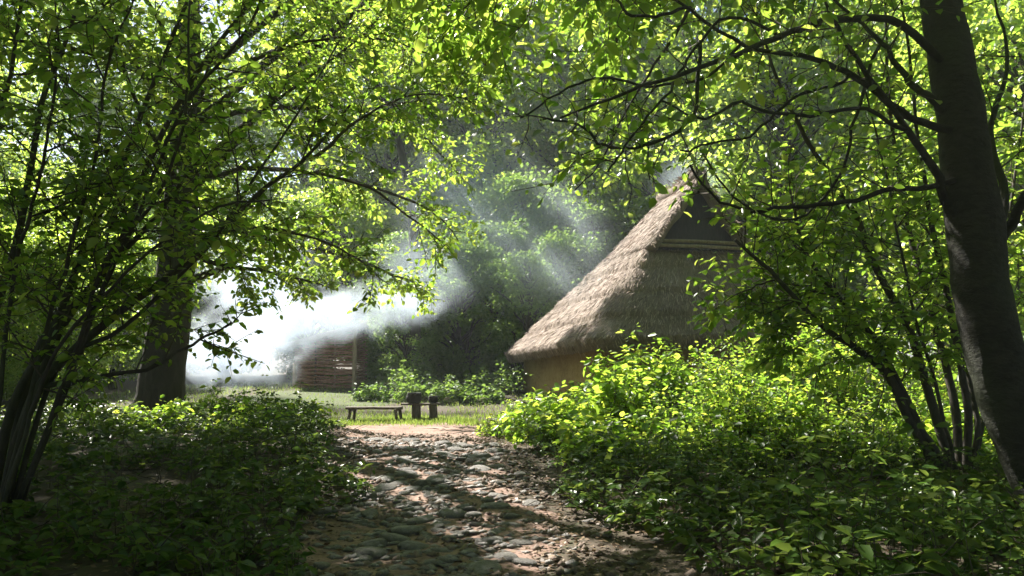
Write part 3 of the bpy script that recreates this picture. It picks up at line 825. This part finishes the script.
obj('foliage', lv.mesh('foliage'), LEAF['hazel'], ch)['kind'] = 'stuff'
tag(ch, 'thick leaning trunk with ringed bark and dark sweeping branches right of the path', 'tree')

# many-stemmed hazel on the right
def multistem(name, label, base, stems, leafm, leafsize, nside, ln, spacing, sub=4, t0=.3, rr=.045, extra=None):
    e = empty(name, base); wood = Acc(); lv = Leaves()
    for k, (pp, r_) in enumerate(stems):
        p = trace(pp); p[0][2] = g1(p[0][0], p[0][1]) - .1
        b = cr(p, 30, .008); a = Acc()
        tube(a, b, np.linspace(r_, max(.008, r_ * .28), 30), 9, .03); obj('stem', a.mesh('stem'), STEM, e)
        ns = nside if not isinstance(nside, dict) else nside.get(k, nside[None])
        spray(wood, lv, b, .022, ns, ln, leafsize, spacing, t0, sub, .01)
    if extra: extra(wood, lv)
    obj('twig', wood.mesh('twig'), TWIG, e)['kind'] = 'stuff'
    lv.open_gaps(GAPS)
    obj('foliage', lv.mesh('foliage'), LEAF[leafm], e)['kind'] = 'stuff'
    return tag(e, label, 'tree')
def right_extra(wood, lv):
    for pp, n in [([(775, 280, 8.8), (745, 290, 9.0), (718, 305, 9.2)], 16), ([(805, 250, 9.2), (785, 238, 9.4), (765, 230, 9.6)], 14),
                  ([(815, 325, 8.9), (790, 320, 9.1), (765, 330, 9.3)], 14), ([(850, 215, 9.6), (810, 205, 9.8), (765, 200, 10.0)], 20), ([(840, 300, 9.2), (800, 285, 9.4), (770, 270, 9.6)], 18)]:
        b = cr(trace(pp), 12, .01); tube(wood, b, np.linspace(.012, .004, 12), 4, cap=False)
        spray(wood, lv, b, .01, n, .65, .10, .05, .1, 5, .0)
b9 = P(955, 470, 9.2)
multistem('hazel', 'many-stemmed hazel fanning up from one stool beside the leaning trunk', (b9[0], 9.2, g1(b9[0], 9.2)), [
 ([(945, 480, 9.2), (915, 430, 9.2), (885, 375, 9.1), (850, 345, 9.0), (815, 325, 8.9), (775, 280, 8.8), (735, 240, 8.7)], .062),
 ([(950, 480, 9.25), (920, 425, 9.2), (880, 350, 9.2), (840, 300, 9.2), (805, 250, 9.2), (790, 190, 9.2)], .05),
 ([(955, 480, 9.2), (935, 420, 9.3), (905, 330, 9.4), (870, 265, 9.5), (850, 215, 9.6), (815, 160, 9.7), (780, 95, 9.8), (765, 40, 9.9)], .06),
 ([(960, 480, 9.3), (955, 400, 9.5), (935, 320, 9.7), (915, 250, 9.9), (900, 190, 10.0), (890, 90, 10.2), (885, -40, 10.4)], .055),
 ([(965, 480, 9.2), (965, 400, 9.2), (948, 300, 9.3), (930, 220, 9.4), (915, 120, 9.5), (900, -10, 9.6)], .05),
 ([(968, 480, 9.3), (975, 420, 9.4), (960, 330, 9.6), (955, 240, 9.8), (950, 140, 10), (950, -30, 10.3)], .04),
 ([(970, 480, 9.4), (985, 400, 9.6), (1000, 300, 9.9), (1010, 190, 10.2), (1030, 60, 10.5)], .04),
 ([(958, 480, 9.1), (945, 430, 9.0), (925, 350, 9.0), (905, 260, 9.0), (880, 150, 9.0), (850, 40, 9.0)], .025),
], 'hazel', .095, 26, 1.2, .06, 6, .30, extra=right_extra)

# hazel on the left, leaning over the path
bl = P(10, 430, 6.8)
def left_extra(wood, lv):
    for pp, n, ln in [
        ([(310, 160, 8.0), (360, 120, 8.4), (420, 95, 8.8), (475, 100, 9.2)], 26, .9),
        ([(250, 60, 8.6), (320, 40, 9.0), (400, 45, 9.4), (470, 70, 9.8)], 30, 1.0),
        ([(300, 170, 9.0), (360, 180, 9.4), (410, 215, 9.8), (450, 250, 10.0)], 26, .8),
        ([(230, 225, 8.6), (290, 235, 9.0), (345, 255, 9.4), (390, 285, 9.7)], 26, .7),
        ([(180, -20, 8.6), (280, -30, 9.2), (390, 0, 9.8), (480, 20, 10.2)], 26, 1.1)]:
        b = cr(trace(pp), 16, .01); tube(wood, b, np.linspace(.022, .006, 16), 6, cap=False)
        spray(wood, lv, b, .016, int(n * 1.1), ln, .075, .044, .0, 7, .0)
multistem('hazel', 'leaning many-stemmed hazel whose boughs arch over the left side of the path', (bl[0], 6.8, g1(bl[0], 6.8)), [
 ([(-10, 460, 6.8), (15, 400, 6.8), (50, 335, 6.9), (75, 260, 7.0), (110, 190, 7.1), (150, 90, 7.2), (195, -20, 7.3), (230, -140, 7.5)], .044),
 ([(0, 470, 6.7), (40, 390, 6.7), (90, 340, 6.8), (150, 295, 7.0), (215, 240, 7.3), (265, 190, 7.6), (310, 155, 8.0), (350, 105, 8.3)], .045),
 ([(5, 470, 6.9), (35, 360, 7.0), (80, 300, 7.2), (120, 240, 7.4), (150, 160, 7.6), (190, 80, 7.8), (250, 0, 8.0), (300, -80, 8.2)], .05),
 ([(0, 460, 6.6), (30, 405, 6.7), (90, 385, 6.8), (150, 370, 6.9), (195, 345, 7.0), (232, 322, 7.1)], .03),
 ([(-30, 470, 6.9), (-20, 380, 7.0), (20, 240, 7.2), (40, 120, 7.4), (70, 30, 7.6), (100, -80, 7.8)], .045),
 ([(-40, 470, 7.2), (-45, 350, 7.3), (-20, 200, 7.6), (15, 60, 7.9), (30, -60, 8.2)], .045),
 ([(0, 470, 7.0), (60, 330, 7.3), (160, 210, 7.7), (210, 150, 8.0), (330, 60, 8.6), (380, 20, 9.0)], .035),
 ([(10, 460, 6.7), (60, 370, 6.8), (120, 330, 6.9), (200, 255, 7.1), (240, 200, 7.3), (300, 110, 7.6), (340, 40, 7.9)], .024),
 ([(0, 460, 6.6), (45, 330, 6.5), (75, 230, 6.5), (95, 150, 6.5), (110, 60, 6.5), (150, -40, 6.6)], .02),
 ([(20, 460, 6.8), (100, 300, 6.6), (140, 210, 6.5), (175, 120, 6.4), (240, 40, 6.4), (280, -30, 6.4)], .024),
 ([(-10, 460, 6.6), (10, 300, 6.5), (30, 200, 6.4), (50, 100, 6.4), (55, -20, 6.4)], .02),
 ([(15, 460, 6.7), (80, 350, 6.5), (110, 260, 6.4), (160, 190, 6.3), (185, 110, 6.3), (190, 0, 6.3)], .022),
 ([(0, 460, 6.5), (40, 395, 6.4), (70, 330, 6.3), (130, 270, 6.2), (210, 215, 6.2), (270, 200, 6.2)], .018),
], 'hazel', .070, {None: 26, 3: 6, 1: 22, 7: 13, 8: 14, 9: 14, 10: 14, 11: 14, 12: 7}, 1.1, .046, 7, .24, extra=left_extra)

# big old trunk behind it, crown over the path
ox, oy = P(160, 405, 15)[0], 15.0
ok = empty('old_oak', (ox, oy, g1(ox, oy)))
tp = [(ox - .1, oy, g1(ox, oy) - .3), (ox, oy, .9), (ox + .12, oy, 2.6), (ox + .2, oy, 4.5), (ox + .3, oy - .1, 7), (ox + .2, oy, 10), (ox + .1, oy, 13)]
pts = cr(tp, 30, .01)
a = Acc(); tube(a, pts, np.interp(np.linspace(0, 1, 30), [0, .06, .2, .5, 1], [.62, .47, .40, .30, .08]), 18, .03); obj('trunk', a.mesh('trunk'), BARK, ok)
wood = Acc(); lv = Leaves()
rs = np.random.default_rng(5)
for k in range(21):
    f = rs.uniform(.36, .97); i0 = int(f * 29); th = k * 2.4 + rs.uniform(-.4, .4)
    L = 5.6 * (1.15 - f * .75) * rs.uniform(.75, 1.1)
    d = np.array([math.cos(th), math.sin(th), .22 + .5 * f])
    b = grow(pts[i0], d, L, 12, .0, .07); a = Acc()
    tube(a, b, np.linspace(.10 * (1.2 - f), .012, 12), 7, .03); obj('limb', a.mesh('limb'), BARK, ok)
    spray(wood, lv, b, .03, 16, 1.35, .13, .07, .45, 6, .02)
for (x, y, z) in [(1.2, 15.2, 11.2), (2.4, 14.6, 12.4), (-.2, 15.4, 9.8), (1.6, 13.4, 10.6)]:
    q0 = pts[int(np.clip((z - 3.5) / 13 * 29, 10, 25))]
    b = cr([q0, (q0 + np.array([x, y, z])) / 2 + [0, 0, .6], (x, y, z)], 14, .05); a = Acc()
    tube(a, b, np.linspace(.09, .012, 14), 7, .03); obj('limb', a.mesh('limb'), BARK, ok)
    spray(wood, lv, b, .03, 34, 1.6, .13, .07, .45, 6, .02, bare=False)
for (z, pp) in [(4.0, [(240, 235, 16.0), (330, 250, 17.2), (395, 272, 18.0), (430, 290, 18.4)]), (4.8, [(260, 165, 16.0), (350, 180, 17.2), (420, 208, 18.0), (458, 240, 18.6)]),
                (5.6, [(270, 110, 16.0), (365, 115, 17.4), (430, 145, 18.4), (465, 180, 19.0)]), (3.6, [(215, 265, 15.6), (285, 280, 15.8), (335, 290, 16.0)]), (6.4, [(280, 50, 16.2), (380, 45, 17.8), (445, 75, 19.0), (480, 110, 19.6)])]:
    q0 = pts[int(np.argmin(np.abs(pts[:, 2] - z)))]
    b = cr([q0] + [P(*q) for q in pp], 16, .03); a = Acc()
    tube(a, b, np.linspace(.07, .01, 16), 7, .03); obj('limb', a.mesh('limb'), BARK, ok)
    spray(wood, lv, b, .025, 40, 1.05, .115, .055, .3, 6, .0, bare=False)
lv.open_gaps(GAPS)
obj('foliage', lv.mesh('foliage'), LEAF['oak'], ok)['kind'] = 'stuff'
obj('twig', wood.mesh('twig'), TWIG, ok)['kind'] = 'stuff'
tag(ok, 'thick dark old trunk rising behind the left hazel beside the smoke', 'tree')

# ------------------------------------------------------------------ low growth
def herbs(n, xf, hrange, lsize, whorls, per):
    lv = Leaves(); st = Acc()
    for k in range(n):
        x, y = xf()
        pch = math.sin(1.9 * x + .7 * y) + math.sin(1.6 * y - 1.1 * x + 2) + .6 * math.sin(4.1 * x + 3.3 * y)
        if pch < -.75 and rng.random() < .75: continue
        z0 = g1(x, y); h = rng.uniform(*hrange) * (.75 + .28 * pch)
        if h < .06: h = .06
        kf = float(np.clip(rng.lognormal(-.12, .38), .4, 1.35))
        if rng.random() < .08: h *= 1.9
        lean = rng.normal(0, .15, 2)
        top = np.array([x + lean[0] * h, y + lean[1] * h, z0 + h])
        base = np.array([x, y, z0 - .02])
        if rng.random() < .5:
            tube(st, np.array([base, (base + top) / 2 + rng.normal(0, .01, 3), top]), [.004, .003, .002], 3, cap=False)
        for q in range(whorls):
            f = (q + 1) / whorls; m = per
            th = rng.uniform(0, 6.28) + np.arange(m) * 6.283 / m + rng.normal(0, .35, m)
            d = np.stack([np.cos(th), np.sin(th), rng.normal(-.05, .3, m)], -1)
            p = base + (top - base) * f + d * .02
            lv.add(np.tile(p, 1), d, np.array([0, 0, 1.0]) + rng.normal(0, .35, (m, 3)), lsize * kf * rng.uniform(.6, 1.3, m) * (1.15 - .3 * f))
    return lv, st
def dead_stems(acc, n, xf):
    for k in range(n):
        x, y = xf(); th = rng.uniform(0, 6.28)
        b = grow((x, y, g1(x, y)), (math.cos(th), math.sin(th), rng.uniform(.3, 1.6)), rng.uniform(.3, .9), 6, -.16, .15)
        b[:, 2] = np.maximum(b[:, 2], G(b[:, 0], b[:, 1]) + .02)
        tube(acc, b, np.linspace(.006, .002, 6), 3, cap=False)
def left_xy():
    while True:
        x, y = rng.uniform(-9.5, -.9), 3.2 + 13 * rng.random() ** 1.25
        edge = float(path_x(y)) - .85 - .95 * float(sstep(8, 14, y)) + .25 * math.sin(1.7 * y)
        if x < edge and x > -.72 * y - 1.0: return x, y
def right_xy():
    while True:
        x, y = rng.uniform(.2, 10.5), 3.2 + 12 * rng.random() ** 1.2
        edge = float(path_x(y)) + 1.5 - .2 * float(sstep(7.5, 12, y)) + .3 * math.sin(1.3 * y + 1)
        if x > edge and x < .72 * y + 1.0: return x, y
lv, st = herbs(3400, left_xy, (.10, .42), .085, 2, 5); dead_stems(st, 500, left_xy)
gc = obj('ground_cover', lv.mesh('ground_cover'), LEAF['herb']); tag(gc, 'dark leafy ground cover under the trees left of the path', 'ground cover', kind='stuff')
obj('stalk', st.mesh('stalk'), TWIG, gc)['kind'] = 'stuff'
lv, st = herbs(4600, right_xy, (.10, .45), .09, 2, 5); dead_stems(st, 500, right_xy)
gc = obj('ground_cover', lv.mesh('ground_cover'), LEAF['herb']); tag(gc, 'shaded leafy ground cover beneath the hazel right of the path', 'ground cover', kind='stuff')
obj('stalk', st.mesh('stalk'), TWIG, gc)['kind'] = 'stuff'

def bush(x, y, h, rad, stems, label, group=None, leafm='bush', size=.085, name='bush', sp=.055):
    e = empty(name, (x, y, g1(x, y))); wood = Acc(); lv = Leaves()
    for k in range(stems):
        th = rng.uniform(0, 6.28); rr = rad * math.sqrt(rng.random())
        b0 = np.array([x + rr * .5 * math.cos(th), y + rr * .5 * math.sin(th), g1(x, y) - .05])
        hh = h * rng.uniform(.55, 1.1) * (1 - .35 * (rr / rad) ** 2)
        d = np.array([math.cos(th) * rr * .9 / max(hh, .3), math.sin(th) * rr * .9 / max(hh, .3), 1.0])
        b = grow(b0, d, hh, 8, .02, .09)
        tube(wood, b, np.linspace(.010, .003, 8), 3, cap=False)
        leaf_twig(lv, b[2:], size, sp)
        spray(wood, lv, b, .008, 7, .42 * max(.7, min(1.2, h)), size, sp, .2, 2, .03, bare=False, keep=None)
    obj('stem', wood.mesh('stem'), TWIG, e)['kind'] = 'stuff'
    obj('foliage', lv.mesh('foliage'), LEAF[leafm], e)['kind'] = 'stuff'
    tag(e, label, 'bush', group); return e
RB = [(.55, 13.3, .75, .7), (1.0, 12.0, .95, .9), (1.9, 12.8, 1.25, 1.0), (2.2, 11.3, 1.05, 1.0), (3.2, 12.5, 1.4, 1.0), (3.4, 11.0, 1.1, 1.0), (4.4, 12.2, 1.5, 1.1),
      (4.5, 10.8, 1.1, 1.0), (1.4, 10.4, .7, .8), (2.6, 9.9, .75, .9), (3.8, 9.6, .8, .9), (5.4, 11.6, 1.35, 1.1), (6.4, 12.4, 1.5, 1.1), (5.8, 10.2, .9, 1.0), (7.2, 11.2, 1.1, 1.1),
      (2.6, 14.0, 1.5, .8), (4.0, 14.2, 1.85, .9), (5.4, 14.0, 1.95, .9), (4.7, 13.2, 1.9, .9), (7.8, 13.6, 1.9, 1.1), (6.4, 14.8, 2.1, 1.0), (8.6, 11.8, 1.3, 1.1), (-.1, 14.4, .45, .6), (2.1, 12.5, 1.6, .4), (3.1, 12.9, 1.45, .45), (4.3, 12.6, 2.0, .65), (5.1, 12.9, 2.4, .7), (3.7, 13.4, 1.65, .5), (6.2, 13.2, 2.5, .8), (1.5, 11.6, 1.3, .4), (2.9, 10.6, 1.35, .4), (.35, 16.5, .75, .6), (1.15, 16.8, .95, .7), (2.0, 16.3, 1.15, .7)]
for (x, y, h, r_) in RB:
    lb = ('tall bright green bush close in front of the hut wall' if y >= 13.2 and h > 1.2 else 'low bright bush on the right verge of the path' if x < 2 or h < .82 else
          'shoulder-high sunlit bush in the middle of the leafy bank' if h > 1.2 else 'waist-high sunlit bush in the leafy bank before the hut')
    bush(x, y, h, r_, int(16 + 22 * r_), lb, size=.085 * random.choice((.65, .85, 1.0, 1.3)), group='bushes in front of the hut: ' + lb.split()[0])
LB = [(-4.1, 12.8, .65, .75), (-4.9, 13.6, .8, .8), (-3.7, 11.4, .5, .6), (-5.6, 12.6, .7, .8), (-3.9, 14.4, .5, .6)]
for (x, y, h, r_) in LB:
    bush(x, y, h, r_, int(10 + 16 * r_), 'sun-touched bush at the left edge of the path where it meets the clearing', 'bushes left of the path mouth')
for (x, y, h, r_) in [(-3.9, 23.3, .6, .7), (-2.9, 23.4, .8, .8), (-1.8, 23.2, .75, .8), (-.9, 22.8, .6, .7), (-3.3, 25.0, 1.2, .9), (-.4, 24.4, 1.1, .9)]:
    bush(x, y, h, r_, int(10 + 16 * r_), 'weedy green bush growing behind the bench and pots', 'bushes behind the bench', 'dark', .10, 'bush', .08)

# grass of the clearing
n = 46000
gx = rng.uniform(-12, 3, n); gy = rng.uniform(17.3, 30, n)
strip = rng.random(n) < .34
gx[strip] = rng.uniform(-6.5, .8, strip.sum()); gy[strip] = rng.normal(18.1, .5, strip.sum()) + .3 * np.sin(gx[strip] * 1.9) + .2 * np.sin(gx[strip] * 4.3 + 1)
keepm = (np.sin(gx * 1.7 + gy) + np.sin(gy * 1.3 - gx * .8) + .6 * np.sin(gx * 4.1) + rng.normal(0, .7, n) > np.where(strip, -1.4, -.9))
inb = ((gx + 5.6) / 2.6) ** 2 + ((gy - 23.0) / 2.2) ** 2 < .8
keepm &= ~(inb & (rng.random(n) < .6))
gx, gy = gx[keepm], gy[keepm]; n = len(gx)
gp = np.stack([gx, gy, G(gx, gy) - .01], -1)
gd = np.stack([rng.normal(0, .35, n), rng.normal(0, .35, n), np.ones(n)], -1)
tag(obj('grass', leaves_mesh('grass', gp, gd, rng.normal(0, 1, (n, 3)), rng.uniform(.05, .13, n), width=.18, quads=True), LEAF['grass']), 'short sunlit grass of the clearing around the bench', 'grass', kind='stuff')

# small stones and bits of gravel between the path stones
n = 2000
py_ = 4 + 10.5 * rng.random(n); px_ = path_x(py_) + rng.normal(.15, .75, n)
oc = np.array([[1, 0, 0], [0, 1, 0], [-1, 0, 0], [0, -1, 0], [0, 0, .8], [0, 0, -.6]], float)
ot = np.array([[0, 1, 4], [1, 2, 4], [2, 3, 4], [3, 0, 4], [1, 0, 5], [2, 1, 5], [3, 2, 5], [0, 3, 5]])
sz_ = (.008 + .05 * rng.random(n) ** 2.2)[:, None, None]
pv = oc[None] * sz_ * rng.uniform(.7, 1.3, (n, 6, 1)) + rng.normal(0, .1, (n, 6, 3)) * sz_
pv = pv + np.stack([px_, py_, G(px_, py_) + .018], -1)[:, None, :]
tag(obj('gravel', mesh_np('gravel', pv.reshape(-1, 3), (np.arange(n)[:, None, None] * 6 + ot[None]).reshape(-1, 3), True), GRIT), 'small grey pebbles and grit between the path stones', 'gravel', kind='stuff')

# smaller stones trodden in between the larger ones
n = 900
py_ = 4 + 8.3 * rng.random(n); px_ = path_x(py_) + rng.normal(0, .42 + .03 * py_, n)
sz_ = (.028 + .035 * rng.random(n))[:, None, None]
pv = oc[None] * sz_ * rng.uniform(.75, 1.25, (n, 6, 1)) * np.array([1.25, .85, .55]) + rng.normal(0, .1, (n, 6, 3)) * sz_
pv = pv + np.stack([px_, py_, G(px_, py_) + .02], -1)[:, None, :]
o = obj('cobbles', mesh_np('cobbles', pv.reshape(-1, 3), (np.arange(n)[:, None, None] * 6 + ot[None]).reshape(-1, 3), True), STONE, path); o['kind'] = 'stuff'

# dead leaves and bits on path and ground
n = 20000
ly = 3.5 + 11.5 * rng.random(n) ** 1.2; lx = path_x(ly) + rng.normal(.3, 1.5, n)
km = (np.abs(lx - path_x(ly)) > .75) | (rng.random(n) < .22); lx, ly = lx[km], ly[km]; n = len(lx)
lp = np.stack([lx, ly, G(lx, ly) + .024 + rng.uniform(0, .035, n) * (rng.random(n) < .5)], -1)
th = rng.uniform(0, 6.28, n)
ld = np.stack([np.cos(th), np.sin(th), rng.normal(0, .15, n)], -1)
tag(obj('leaf_litter', leaves_mesh('leaf_litter', lp, ld, np.array([0, 0, 1.]) + rng.normal(0, .3, (n, 3)), rng.uniform(.02, .065, n), width=.6, quads=True), LEAF['litter']), 'dry brown fallen leaves scattered over the path and its verges', 'leaf litter', kind='stuff')

# ------------------------------------------------------------------ smoke
def smoke_obj(name, blobs, dens, nscale, cut, col, label, aniso=.35, step=None):
    """closed hull round soft billows; density from the billows broken up by noise"""
    b = np.array([[*c, *r] for c, r in blobs])
    lo = (b[:, :3] - b[:, 3:]).min(0); hi = (b[:, :3] + b[:, 3:]).max(0)
    a = Acc(); box(a, (lo + hi) / 2, hi - lo, 0, 0)
    m, t, out = mat(name); L = t.links.new
    tc = t.nodes.new('ShaderNodeTexCoord')
    nz = N(t, 'ShaderNodeTexNoise', Scale=nscale, Detail=4.0, Roughness=.58, Distortion=.6); L(tc.outputs['Object'], nz.inputs['Vector'])
    cur = None
    for c, r in blobs:
        s = t.nodes.new('ShaderNodeVectorMath'); s.operation = 'SUBTRACT'; s.inputs[1].default_value = tuple(c); L(tc.outputs['Object'], s.inputs[0])
        d = t.nodes.new('ShaderNodeVectorMath'); d.operation = 'DIVIDE'; d.inputs[1].default_value = tuple(r); L(s.outputs[0], d.inputs[0])
        l = t.nodes.new('ShaderNodeVectorMath'); l.operation = 'LENGTH'; L(d.outputs[0], l.inputs[0])
        mr = t.nodes.new('ShaderNodeMapRange'); mr.interpolation_type = 'SMOOTHSTEP'
        mr.inputs[1].default_value = .25; mr.inputs[2].default_value = 1.0; mr.inputs[3].default_value = 1.0; mr.inputs[4].default_value = 0.0
        L(l.outputs['Value'], mr.inputs[0])
        if cur is None: cur = mr.outputs[0]
        else:
            x = t.nodes.new('ShaderNodeMath'); x.operation = 'MAXIMUM'; L(cur, x.inputs[0]); L(mr.outputs[0], x.inputs[1]); cur = x.outputs[0]
    ns = t.nodes.new('ShaderNodeMapRange'); ns.inputs[1].default_value = .3; ns.inputs[2].default_value = .7; ns.inputs[3].default_value = -cut; ns.inputs[4].default_value = cut * .35
    L(nz.outputs[0], ns.inputs[0])
    ad = t.nodes.new('ShaderNodeMath'); ad.operation = 'ADD'; L(cur, ad.inputs[0]); L(ns.outputs[0], ad.inputs[1])
    mu = t.nodes.new('ShaderNodeMath'); mu.operation = 'MULTIPLY'; L(ad.outputs[0], mu.inputs[0]); L(cur, mu.inputs[1])
    mx = t.nodes.new('ShaderNodeMath'); mx.operation = 'MAXIMUM'; mx.inputs[1].default_value = 0; L(mu.outputs[0], mx.inputs[0])
    md = t.nodes.new('ShaderNodeMath'); md.operation = 'MULTIPLY'; md.inputs[1].default_value = dens; L(mx.outputs[0], md.inputs[0])
    vol = t.nodes.new('ShaderNodeVolumePrincipled'); vol.inputs['Color'].default_value = (*col, 1); vol.inputs['Anisotropy'].default_value = aniso
    L(md.outputs[0], vol.inputs['Density']); L(vol.outputs[0], out.inputs['Volume'])
    if step: m.cycles.volume_step_rate = step
    o = obj(name, a.mesh(name, False), m)
    return tag(o, label, 'smoke', kind='stuff')
def bl_(px, py, d, rx, ry, rz): return (P(px, py, d), (rx, ry, rz))
smoke_obj('smoke', [bl_(235, 352, 23.6, 2.8, 1.6, 1.8), bl_(205, 352, 23.6, 1.8, 1.5, 1.8), bl_(285, 322, 22.8, 2.4, 1.4, 1.7), bl_(345, 310, 22.4, 2.6, 1.2, 1.25), bl_(395, 306, 22.6, 2.2, 1.0, 1.2), bl_(255, 282, 21.6, 2.4, 1.3, 2.1)],
          1.25, 1.15, 1.0, (.80, .885, 1.0), 'dense white smoke billowing across the clearing in front of the wattle shed', .45, .35)
smoke_obj('drifting_smoke', [bl_(472, 205, 20.2, 2.9, 1.0, 2.7), bl_(535, 245, 19.9, 2.8, 1.0, 2.7), bl_(430, 270, 20.5, 2.3, .9, 1.7), bl_(690, 185, 22.5, 1.6, .9, 1.3)],
          .42, .35, .24, (.78, .89, 1.0), 'thin veil of smoke drifting past the hut roof in shafts of sunlight', .5, .35)

# ------------------------------------------------------------------ smoky air under the trees
hm, ht, ho = mat('haze')
hv = ht.nodes.new('ShaderNodeVolumePrincipled')
hv.inputs['Color'].default_value = (.86, .93, 1.0, 1); hv.inputs['Density'].default_value = .0010; hv.inputs['Anisotropy'].default_value = .4
ht.links.new(hv.outputs[0], ho.inputs['Volume'])
a = Acc(); box(a, (0, 140, 13.5), (620, 540, 31), 0, 0)
tag(obj('haze', a.mesh('haze', False), hm), 'thin smoky haze hanging under the trees', 'haze', kind='stuff')
